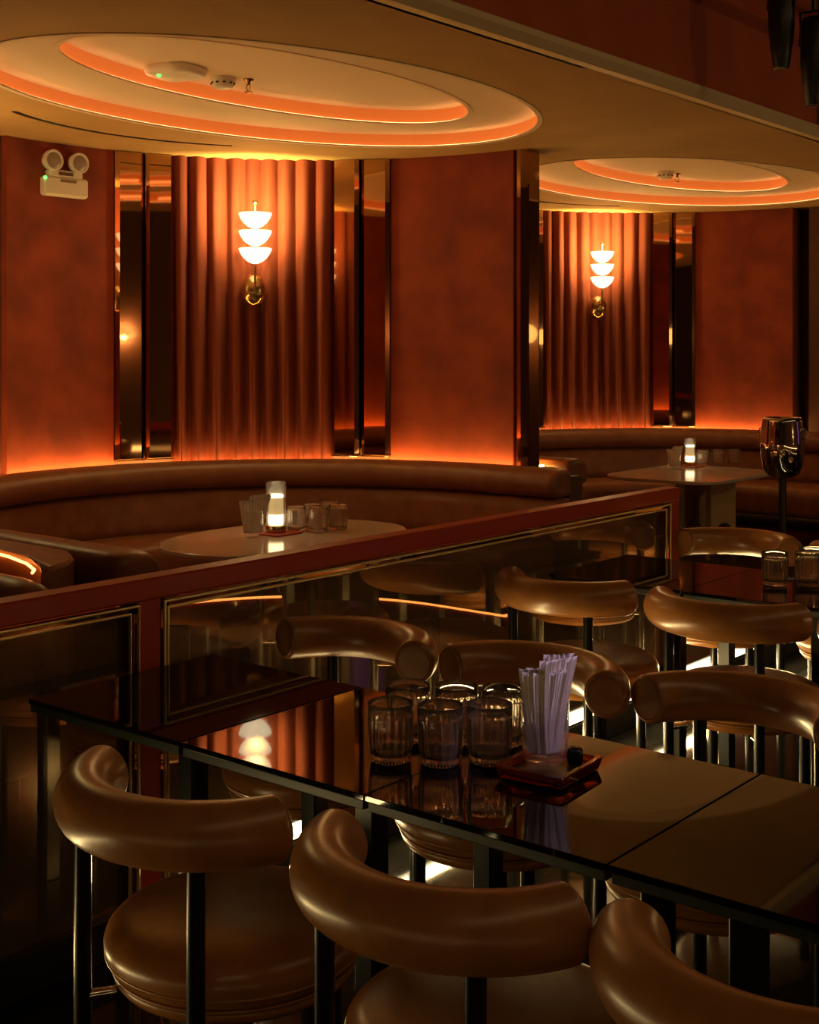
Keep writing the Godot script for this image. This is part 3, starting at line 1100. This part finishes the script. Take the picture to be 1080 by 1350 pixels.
# ---------------------------------------------------------------- glasses, candles, napkins
func make_tumbler(label: String, glass: Material) -> Node3D:
	var o := thing("tumbler", label, "glass", Vector3.ZERO, 0.0, "ribbed glass tumblers")
	var m := Mb.new()
	lathe(m, PackedVector2Array([Vector2(0.0005, 0.0), Vector2(0.034, 0.0), Vector2(0.039, 0.003)]), Vector3.ZERO, 144, 0)
	lathe(m, PackedVector2Array([Vector2(0.039, 0.003), Vector2(0.0415, 0.010), Vector2(0.0425, 0.024), Vector2(0.0435, 0.028), Vector2(0.0455, 0.034), Vector2(0.0468, 0.09), Vector2(0.0468, 0.096)]), Vector3.ZERO, 144, 0, 0.026, 18)
	lathe(m, PackedVector2Array([Vector2(0.0468, 0.096), Vector2(0.0474, 0.101), Vector2(0.0478, 0.120), Vector2(0.0470, 0.122), Vector2(0.0460, 0.121), Vector2(0.0452, 0.098), Vector2(0.0434, 0.034), Vector2(0.041, 0.022), Vector2(0.034, 0.017), Vector2(0.0005, 0.015)]), Vector3.ZERO, 144, 0)
	obj("tumbler_glass", m, glass, o)
	return o

func make_candle(label: String) -> Node3D:
	var o := thing("candle_lantern", label, "candle", Vector3.ZERO, 0.0, "glowing candle lanterns")
	var m := Mb.new()
	lathe(m, PackedVector2Array([Vector2(0.0005, 0.0), Vector2(0.046, 0.0), Vector2(0.048, 0.003), Vector2(0.048, 0.03), Vector2(0.044, 0.034), Vector2(0.0005, 0.034)]), Vector3.ZERO, 36)
	obj("base", m, M.brass, o)
	m = Mb.new()
	lathe(m, PackedVector2Array([Vector2(0.0445, 0.034), Vector2(0.0475, 0.034), Vector2(0.0475, 0.238), Vector2(0.0455, 0.24), Vector2(0.0445, 0.238), Vector2(0.0445, 0.034)]), Vector3.ZERO, 40)
	obj("glass_sleeve", m, M.thin_glass, o)
	m = Mb.new()
	lathe(m, PackedVector2Array([Vector2(0.0005, 0.085), Vector2(0.034, 0.085), Vector2(0.035, 0.09), Vector2(0.035, 0.165), Vector2(0.0005, 0.165)]), Vector3.ZERO, 32)
	obj("frosted_tube", m, M.wax, o)
	for y in [[0.036, 0.085], [0.165, 0.18]]:
		m = Mb.new()
		lathe(m, PackedVector2Array([Vector2(0.0005, y[0]), Vector2(0.033, y[0]), Vector2(0.036, y[0] + 0.006), Vector2(0.036, y[1] - 0.004), Vector2(0.03, y[1]), Vector2(0.0005, y[1])]), Vector3.ZERO, 32)
		obj("glowing_ring", m, M.flame, o)
	omni(Vector3(0, 0.06, 0), Color(1.0, 0.66, 0.28), 0.012, 0.03, o)
	return o

func make_napkins(label: String, tall: float, sd: int) -> Node3D:
	var o := thing("napkin_bundle", label, "napkins", Vector3.ZERO, 0.0, "bundles of folded napkins")
	var rng := RandomNumberGenerator.new()
	rng.seed = sd
	for i in 10:
		var m := Mb.new()
		var f := (i - 4.5) / 4.5
		var h: float = tall * (0.86 + 0.14 * smoothstep(-0.1, 0.5, f)) + rng.randf_range(-0.004, 0.004)
		var zoff := rng.randf_range(-0.010, 0.010)
		var rings := []
		var n := 12
		for j in 8:
			var t := j / 7.0
			var w := lerpf(0.014, 0.033, t)
			var cx := lerpf(f * 0.020, f * 0.030 + 0.008, t * t)
			var cz := lerpf(zoff, zoff * 1.8 - 0.006 * f, t)
			var turn := 0.5 * f + 0.25 * sin(i * 2.1)
			var front := PackedVector3Array()
			var rear := PackedVector3Array()
			for k in n + 1:
				var u := k / float(n) * 2.0 - 1.0
				var odd := 1.0 if k % 2 == 0 else -1.0
				var y := 0.018 + (h - 0.018) * t + (0.0045 * odd if j == 7 else 0.0)
				var p := Vector3(w * u, y, 0.0035 * odd)
				front.append(Vector3(cx + p.x * cos(turn) + p.z * sin(turn), p.y, cz - p.x * sin(turn) + p.z * cos(turn)))
				p.z -= 0.0026
				rear.append(Vector3(cx + p.x * cos(turn) + p.z * sin(turn), p.y, cz - p.x * sin(turn) + p.z * cos(turn)))
			rear.reverse()
			front.append_array(rear)
			rings.append(front)
		skin(m, rings, true, true, -1)
		obj("napkin", m, M.paper, o)
	return o

func build_tableware() -> void:
	var T := 0.75
	var tum := make_tumbler("", M.glass)
	var far_tum: Node3D = null
	var spots := [
		[1.026, T, -2.069, "ribbed glass tumbler at the front left of the cluster on the near table"],
		[1.118, T, -2.119, "ribbed glass tumbler in the front middle of the cluster on the near table"],
		[1.190, T, -2.190, "ribbed glass tumbler in the front right of the cluster, beside the napkins"],
		[0.962, T, -2.205, "ribbed glass tumbler at the back left of the cluster on the near table"],
		[1.050, T, -2.262, "ribbed glass tumbler with the bright clear rim, back middle of the near cluster"],
		[1.140, T, -2.312, "ribbed glass tumbler at the back right of the cluster on the near table"],
		[0.80, T, -4.49, "glass tumbler on the second-row table, leftmost at the photo's right edge"],
		[0.90, T, -4.55, "glass tumbler on the second-row table, second from the left there"],
		[0.87, T, -4.66, "glass tumbler at the back of the second-row table's cluster"],
		[1.01, T, -4.49, "glass tumbler on the second-row table nearest the photo's right edge"],
		[-1.66, 0.72, -4.545, "glass tumbler nearest the candle on the oval alcove table"],
		[-1.56, 0.72, -4.60, "glass tumbler at the front of the row on the oval alcove table"],
		[-1.66, 0.72, -4.66, "glass tumbler at the back of the row on the oval alcove table"],
		[-1.55, 0.72, -4.73, "glass tumbler farthest right on the oval alcove table"],
		[-1.66, 0.72, -4.79, "glass tumbler at the far back right on the oval alcove table"],
		[-1.80, 0.72, -9.10, "glass tumbler nearest the candle on the farther alcove's table"],
		[-1.72, 0.72, -9.20, "glass tumbler in the middle of the row on the farther alcove's table"],
		[-1.64, 0.72, -9.30, "glass tumbler at the right end of the row on the farther alcove's table"],
		[1.317, T + 0.024, -2.205, "glass tumbler holding the purple-tinted napkins on the amber tray"],
		[-1.70, 0.72, -4.30, "glass tumbler holding white napkins on the oval alcove table"],
		[-1.84, 0.72, -8.72, "glass tumbler holding white napkins on the farther alcove's table"]]
	for i in spots.size():
		var s: Array = spots[i]
		if i == 0:
			tum.position = Vector3(s[0], s[1], s[2])
			tum.set_meta("label", s[3])
		else:
			if i >= 18 and far_tum == null:   # those that hold napkins are of thinner glass
				far_tum = make_tumbler(s[3], M.thin_glass)
				far_tum.position = Vector3(s[0], s[1], s[2])
			else:
				copy_of(far_tum if i >= 18 else tum, Vector3(s[0], s[1], s[2]), 0.2 * i, s[3])
	var n1 := make_napkins("pleated white napkins standing in a tumbler on the near table, tinted purple", 0.205, 21)
	n1.position = Vector3(1.317, T + 0.024, -2.205)
	n1.rotation.y = 0.75
	var n2 := make_napkins("white napkins fanned wide in a tumbler on the oval alcove table", 0.19, 22)
	n2.position = Vector3(-1.70, 0.72, -4.30)
	n2.rotation.y = 1.1
	n2.scale = Vector3(1.35, 1.0, 1.1)
	var n3 := make_napkins("white napkins in a tumbler on the farther alcove's table", 0.16, 23)
	n3.position = Vector3(-1.84, 0.72, -8.72)
	n3.rotation.y = 0.6
	var c1 := make_candle("glowing glass candle lantern on the oval table of the nearer alcove")
	c1.position = Vector3(-1.69, 0.728, -4.44)
	var c2 := make_candle("glowing glass candle lantern on the table of the farther alcove")
	c2.position = Vector3(-1.84, 0.728, -8.97)
	c2.scale = Vector3(0.9, 0.85, 0.9)
	for q in [[-1.66, -4.44, "flat dark coaster tray under the candle on the oval alcove table"], [-1.81, -8.95, "flat dark coaster tray under the candle on the farther alcove's table"]]:
		var m := Mb.new()
		box_c(m, Vector3(q[0], 0.724, q[1]), Vector3(0.13, 0.008, 0.17), 0.002)
		tag(obj("coaster_tray", m, M.rail), q[2], "tray", "dark trays under the candles")
	# amber glass tray: thick slab with a raised rim
	var t := thing("amber_tray", "square amber glass tray under the napkin tumbler on the near table", "tray", Vector3(1.326, T, -2.206), 0.08)
	var m := Mb.new()
	box(m, Vector3(-0.066, 0.0, -0.078), Vector3(0.066, 0.014, 0.078), 0.003)
	obj("tray_floor", m, M.black, t)
	m = Mb.new()
	var rings := []
	for q in [[0.072, 0.084, 0.004], [0.078, 0.090, 0.024], [0.076, 0.088, 0.027], [0.066, 0.078, 0.027], [0.062, 0.074, 0.0145]]:
		var r := PackedVector3Array()
		for k in round_rect(0, 0, q[0] * 2, q[1] * 2, 0.012, 4):
			r.append(Vector3(k.x, q[2], k.y))
		rings.append(r)
	for i in 5:
		skin(m, [rings[i], rings[(i + 1) % 5]], true, false, i)
	obj("tray_rim", m, M.amber, t)
	m = Mb.new()
	lathe(m, PackedVector2Array([Vector2(0.0005, 0.0), Vector2(0.014, 0.0), Vector2(0.016, 0.004), Vector2(0.016, 0.026), Vector2(0.013, 0.03), Vector2(0.0005, 0.031)]), Vector3.ZERO, 20)
	var jar := obj("pick_pot", m, M.dark_metal)
	jar.position = Vector3(1.352, T + 0.0145, -2.262)
	tag(jar, "small dark round pot on the amber tray behind the napkins", "pot")

# ---------------------------------------------------------------- small fixtures
func build_fixtures() -> void:
	# emergency light on the left plaster panel
	var at := bay(BAY1, 2.3, R_WALL, 0.0)
	var o := thing("emergency_light", "white twin-headed emergency light on red plaster at upper left", "emergency light", at)
	var inward := Vector3(BAY_X, 0, BAY1) - at
	o.rotation.y = atan2(inward.x, inward.z)
	var m := Mb.new()
	box(m, Vector3(-0.145, 2.465, 0.0), Vector3(0.145, 2.575, 0.06), 0.012)
	box(m, Vector3(-0.11, 2.57, 0.0), Vector3(0.115, 2.615, 0.05), 0.01)
	obj("body", m, M.white_plastic, o)
	for x in [-0.085, 0.085]:
		m = Mb.new()
		var rings := []
		for q in [[0.035, 0.0], [0.052, 0.012], [0.058, 0.035], [0.060, 0.060], [0.054, 0.064], [0.046, 0.058]]:
			var r := PackedVector3Array()
			for k in 28:
				var a := TAU * k / 28.0
				r.append(Vector3(x + q[0] * cos(a), 2.665 + q[0] * sin(a), q[1]))
			rings.append(r)
		skin(m, rings, true, true, 0)
		var head := obj("lamp_head", m, M.white_plastic, o)
		m = Mb.new()
		rings = []
		for q in [[0.045, 0.058], [0.03, 0.064], [0.001, 0.067]]:
			var r := PackedVector3Array()
			for k in 24:
				var a := TAU * k / 24.0
				r.append(Vector3(x + q[0] * cos(a), 2.665 + q[0] * sin(a), q[1]))
			rings.append(r)
		skin(m, rings, true, true, 0)
		obj("lens", m, mat(lin(0.32, 0.27, 0.24), 0.35, 0.3), head)
	m = Mb.new()
	box(m, Vector3(-0.05, 2.585, 0.049), Vector3(0.045, 2.603, 0.054), 0.002)
	obj("handle_slot", m, M.dark_wall, o)
	m = Mb.new()
	box(m, Vector3(-0.045, 2.545, 0.059), Vector3(0.06, 2.561, 0.0625), 0.001)
	obj("nameplate", m, mat(lin(0.22, 0.13, 0.08), 0.6), o)
	m = Mb.new()
	var ball := PackedVector2Array()
	for k in 9:
		var a := PI * k / 8.0
		ball.append(Vector2(maxf(0.011 * sin(a), 0.0004), -0.011 * cos(a)))
	lathe(m, ball, Vector3(-0.14, 2.562, 0.055), 14)
	obj("indicator", m, M.green, o)
	omni(Vector3(-0.14, 2.562, 0.055), Color(0.1, 1.0, 0.2), 0.0006, 0.01, o)
	# ceiling devices
	var ap := thing("access_point", "white rounded disc with a green light on the nearer oval ceiling recess", "access point", Vector3(-1.985, Y_TOP, -4.07))
	ap.rotation.y = 0.2
	m = Mb.new()
	var rr := []
	for q in [[0.125, 0.0], [0.13, -0.012], [0.12, -0.034], [0.10, -0.042], [0.01, -0.044]]:
		var r := PackedVector3Array()
		for p in round_rect(0, 0, q[0] * 2, q[0] * 2, q[0] * 0.62, 8):
			r.append(Vector3(p.x, q[1], p.y))
		rr.append(r)
	skin(m, rr, true, true, 0)
	obj("housing", m, M.white_plastic, ap)
	m = Mb.new()
	lathe(m, ball, Vector3(-0.03, -0.045, 0.085), 12)
	obj("indicator", m, M.green, ap)
	for q in [[Vector3(-1.975, Y_TOP, -4.36), "white round smoke detector beside the disc on the nearer ceiling recess"], [Vector3(-1.935, Y_TOP, -8.76), "white round smoke detector on the farther oval ceiling recess"]]:
		var sd := thing("smoke_detector", q[1], "smoke detector", q[0], 0.0, "ceiling smoke detectors")
		m = Mb.new()
		lathe(m, PackedVector2Array([Vector2(0.062, 0.0), Vector2(0.064, -0.012), Vector2(0.060, -0.018), Vector2(0.054, -0.020), Vector2(0.054, -0.038), Vector2(0.046, -0.050), Vector2(0.0005, -0.052)]), Vector3.ZERO, 36)
		obj("housing", m, M.white_plastic, sd, false)
		m = Mb.new()
		for k in 10:
			var a := TAU * k / 10.0
			box_c(m, Vector3(0.0545 * cos(a), -0.029, 0.0545 * sin(a)), Vector3(0.012, 0.008, 0.012), 0.001)
		obj("vent_slots", m, M.black, sd)
	for q in [[Vector3(-1.90, Y_TOP, -4.46), "small sprinkler head beside the smoke detector on the nearer ceiling recess"], [Vector3(-1.905, Y_TOP, -8.89), "small sprinkler head beside the smoke detector on the farther ceiling recess"]]:
		var sp := thing("sprinkler", q[1], "sprinkler", q[0], 0.0, "ceiling sprinklers")
		m = Mb.new()
		lathe(m, PackedVector2Array([Vector2(0.028, 0.0), Vector2(0.027, -0.006), Vector2(0.010, -0.010), Vector2(0.009, -0.028), Vector2(0.0005, -0.03)]), Vector3.ZERO, 20)
		obj("body", m, M.brass, sp, false)
		m = Mb.new()
		tube(m, PackedVector3Array([Vector3(0.008, -0.025, 0), Vector3(0.014, -0.045, 0), Vector3(0.003, -0.062, 0)]), 0.003, 8)
		tube(m, PackedVector3Array([Vector3(-0.008, -0.025, 0), Vector3(-0.014, -0.045, 0), Vector3(-0.003, -0.062, 0)]), 0.003, 8)
		lathe(m, PackedVector2Array([Vector2(0.0005, -0.060), Vector2(0.020, -0.062), Vector2(0.020, -0.066), Vector2(0.0005, -0.067)]), Vector3.ZERO, 18)
		obj("deflector", m, M.brass, sp)
	# ice bucket on its floor stand
	var st := thing("bucket_stand", "polished steel ice bucket on a tall floor stand before the farther alcove", "ice bucket", Vector3(-0.327, 0.0, -7.157))
	st.position = Vector3(2.77 + 7.5 * (0.2852 * 0.7738 - 0.6334), 0.0, -7.5 * (0.2852 * 0.6334 + 0.7738))
	m = Mb.new()
	lathe(m, PackedVector2Array([Vector2(0.0005, 0.866), Vector2(0.05, 0.868), Vector2(0.088, 0.885), Vector2(0.110, 0.93), Vector2(0.122, 1.0), Vector2(0.125, 1.06), Vector2(0.124, 1.075), Vector2(0.122, 1.082), Vector2(0.121, 1.12), Vector2(0.112, 1.19), Vector2(0.108, 1.212), Vector2(0.104, 1.212), Vector2(0.108, 1.18), Vector2(0.117, 1.08), Vector2(0.118, 1.0), Vector2(0.10, 0.92), Vector2(0.0005, 0.88)]), Vector3.ZERO, 48)
	obj("bucket", m, M.chrome, st)
	m = Mb.new()
	for s in [-1.0, 1.0]:
		var pts := PackedVector3Array()
		for k in 9:
			var a := PI * k / 8.0 - PI / 2
			pts.append(Vector3(s * (0.118 + 0.03 * cos(a)), 1.12 + 0.03 * sin(a), 0))
		tube(m, pts, 0.005, 8)
	obj("handle", m, M.chrome, st)
	m = Mb.new()
	tube(m, PackedVector3Array([Vector3(0, 0.02, 0), Vector3(0, 0.866, 0)]), 0.022, 18)
	obj("pole", m, M.dark_metal, st)
	m = Mb.new()
	lathe(m, PackedVector2Array([Vector2(0.0005, 0.0), Vector2(0.15, 0.0), Vector2(0.155, 0.006), Vector2(0.15, 0.016), Vector2(0.03, 0.028), Vector2(0.0005, 0.03)]), Vector3.ZERO, 36)
	obj("base", m, M.dark_metal, st)
	# stage lights hung from a pipe along the fascia
	m = Mb.new()
	tube(m, PackedVector3Array([Vector3(0.32, 3.33, -9.0), Vector3(0.32, 3.33, 3.5)]), 0.03, 14)
	tube(m, PackedVector3Array([Vector3(0.32, 3.47, -9.0), Vector3(0.32, 3.47, 3.5)]), 0.03, 14)
	for k in 10:
		tube(m, PackedVector3Array([Vector3(0.32, 3.33, -8.8 + k * 1.3), Vector3(0.32, 3.47, -8.5 + k * 1.3)]), 0.012, 8)
	for z in [-8.0, -4.0, 0.0, 3.0]:
		tube(m, PackedVector3Array([Vector3(0.32, 3.47, z), Vector3(0.32, 4.299, z)]), 0.015, 8)
	tag(obj("lighting_truss", m, M.gold), "dim gold lighting pipe hung along the upper wall at top right", "truss")
	for q in [[Vector3(0.36, 3.24, -5.56), "black hanging stage spotlight before the upper red wall at top right"], [Vector3(0.483, 3.07, -5.623), "black stage spotlight with tiny glints cut off by the photo's right edge"]]:
		var sl := thing("stage_spotlight", q[1], "spotlight", q[0], 0.0, "black stage spotlights")
		m = Mb.new()
		lathe(m, PackedVector2Array([Vector2(0.0005, 0.0), Vector2(0.045, 0.0), Vector2(0.056, -0.02), Vector2(0.058, -0.20), Vector2(0.05, -0.28), Vector2(0.036, -0.385), Vector2(0.034, -0.388), Vector2(0.0005, -0.38)]), Vector3.ZERO, 28)
		obj("can", m, M.black, sl)
		m = Mb.new()
		tube(m, PackedVector3Array([Vector3(-0.062, -0.12, 0), Vector3(-0.062, 0.03, 0), Vector3(0.062, 0.03, 0), Vector3(0.062, -0.12, 0)]), 0.008, 8)
		tube(m, PackedVector3Array([Vector3(0, 0.03, 0), Vector3(0, 0.12 if q[0].x < 0.4 else 1.24, 0)]), 0.009, 8)
		obj("yoke", m, M.black, sl)

# ---------------------------------------------------------------- the rest of the room, seen only in the mirrors, and lamps added for their light
func build_far_side() -> void:
	var m := Mb.new()
	box(m, Vector3(5.84, 1.4, -10.1), Vector3(5.9, 2.85, -9.5), 0.01)
	tag(obj("video_panel", m, M.purple), "violet glowing panel across the room, mirrored left of the curtain", "screen")
	area(Vector3(5.82, 2.1, -9.8), Vector3(-1, 0, 0.25), Color(0.5, 0.2, 1.0), 0.08, 0.6, 1.4)
	for q in [[-6.08, 1.76, "warm domed wall lamp across the room, mirrored left of the curtain"]]:
		var o := thing("far_lamp", q[2], "wall lamp", Vector3(5.78, q[1], q[0]), 0.0, "lamps across the room")
		m = Mb.new()
		var prof := PackedVector2Array()
		for k in 9:
			var a := PI / 2.0 * k / 8.0
			prof.append(Vector2(maxf(0.16 * sin(a), 0.0005), 0.12 * cos(a)))
		prof.append(Vector2(0.15, 0.0))
		prof.append(Vector2(0.0005, 0.01))
		lathe(m, prof, Vector3.ZERO, 28)
		obj("glass_shade", m, glow(Color(1.0, 0.66, 0.24), 1.6), o)
		m = Mb.new()
		tube(m, PackedVector3Array([Vector3(0, 0.12, 0), Vector3(0, 0.2, 0), Vector3(0.11, 0.2, 0)]), 0.008, 8)
		obj("arm", m, M.brass, o)
		omni(Vector3(0, 0.05, 0), Color(1.0, 0.62, 0.25), 0.8, 0.06, o)
	var bl := thing("far_lamp", "warm globe lamp added on the end wall to brighten the post between the alcoves", "wall lamp", Vector3(1.15, 1.75, -10.28), 0.0, "lamps across the room")
	m = Mb.new()  # unseen globe lamp added to give the mirror post a warm reflection
	var gp := PackedVector2Array()
	for k in 13:
		var a := PI * k / 12.0
		gp.append(Vector2(maxf(0.09 * sin(a), 0.0005), -0.09 * cos(a)))
	lathe(m, gp, Vector3.ZERO, 28)
	obj("glass_globe", m, glow(Color(1.0, 0.66, 0.24), 2.5), bl)
	m = Mb.new()
	tube(m, PackedVector3Array([Vector3(0, 0.0, -0.085), Vector3(0, 0.0, -0.118)]), 0.03, 14)
	obj("mount", m, M.brass, bl)
	omni(Vector3(0, 0, 0.0), Color(1.0, 0.62, 0.22), 0.35, 0.08, bl)
	# unseen violet spot and its can, added to tint and brighten the napkins
	var vp := Vector3(4.5, 4.05, -3.25)
	var vs := thing("stage_spotlight", "violet spotlight added out of the frame to tint the napkins", "spotlight", vp, 0.0, "black stage spotlights")
	var aim := (Vector3(1.32, 0.88, -2.2) - vp).normalized()
	m = Mb.new()
	lathe(m, PackedVector2Array([Vector2(0.05, 0.0), Vector2(0.055, 0.0), Vector2(0.055, 0.25), Vector2(0.04, 0.30), Vector2(0.0005, 0.31), Vector2(0.0005, 0.02), Vector2(0.05, 0.02)]), Vector3.ZERO, 24)
	var can := obj("can", m, M.black, vs, false)
	can.transform = Transform3D(Basis(Quaternion(Vector3.UP, -aim)), Vector3.ZERO)
	m = Mb.new()
	tube(m, PackedVector3Array([Vector3(0, 0.0, 0), Vector3(0, 0.249, 0)]), 0.012, 8)
	obj("hanger", m, M.black, vs)
	m = Mb.new()
	lathe(m, PackedVector2Array([Vector2(0.0005, 0.002), Vector2(0.048, 0.004), Vector2(0.048, 0.012), Vector2(0.0005, 0.012)]), Vector3.ZERO, 24)
	var lens := obj("lens", m, M.purple, vs)
	lens.transform = can.transform
	spot(vp + aim * 0.03, vp + aim, Color(0.84, 0.58, 1.0), 9.0, 0.03, 1.5)
	# unseen low warm light lines, added for highlights on gold beads and chairs
	for q in [[Vector3(5.84, 0.30, -8.5), Vector3(5.87, 0.36, 3.4), "long warm light line added at the foot of the far right wall, out of the frame"], [Vector3(-1.0, 0.30, 3.84), Vector3(5.4, 0.36, 3.87), "long warm light line added at the foot of the wall behind the camera"]]:
		m = Mb.new()
		box(m, q[0], q[1], 0.004)
		tag(obj("bar_light", m, M.added_strip), q[2], "light strip", "added light lines at the foot of the walls")
	for k in 4:
		area(Vector3(5.82, 0.33, -7.0 + 3.0 * k), Vector3(-1, 0, 0), Color(1.0, 0.64, 0.26), 0.2, 2.9, 0.06)
		area(Vector3(-0.2 + 1.6 * k, 0.33, 3.82), Vector3(0, 0, -1), Color(1.0, 0.64, 0.26), 0.2, 1.5, 0.06)
	# unseen warm light line added overhead for gold bead highlights and fill
	m = Mb.new()
	box(m, Vector3(3.85, 4.22, -9.0), Vector3(3.97, 4.25, 2.6), 0.004)
	var cl := thing("glow_band", "long straight warm light line added above the frame to highlight the gold beads", "cove light")
	obj("diffuser", m, glow(Color(1.0, 0.66, 0.28), 4.5), cl)
	m = Mb.new()
	box(m, Vector3(3.80, 4.25, -9.05), Vector3(4.02, 4.30, 2.65), 0.004)
	obj("housing", m, M.black, cl)
	for k in 4:
		area(Vector3(3.91, 4.21, -7.6 + 2.9 * k), Vector3(0, -1, 0), Color(1.0, 0.64, 0.27), 0.16, 0.1, 2.8)
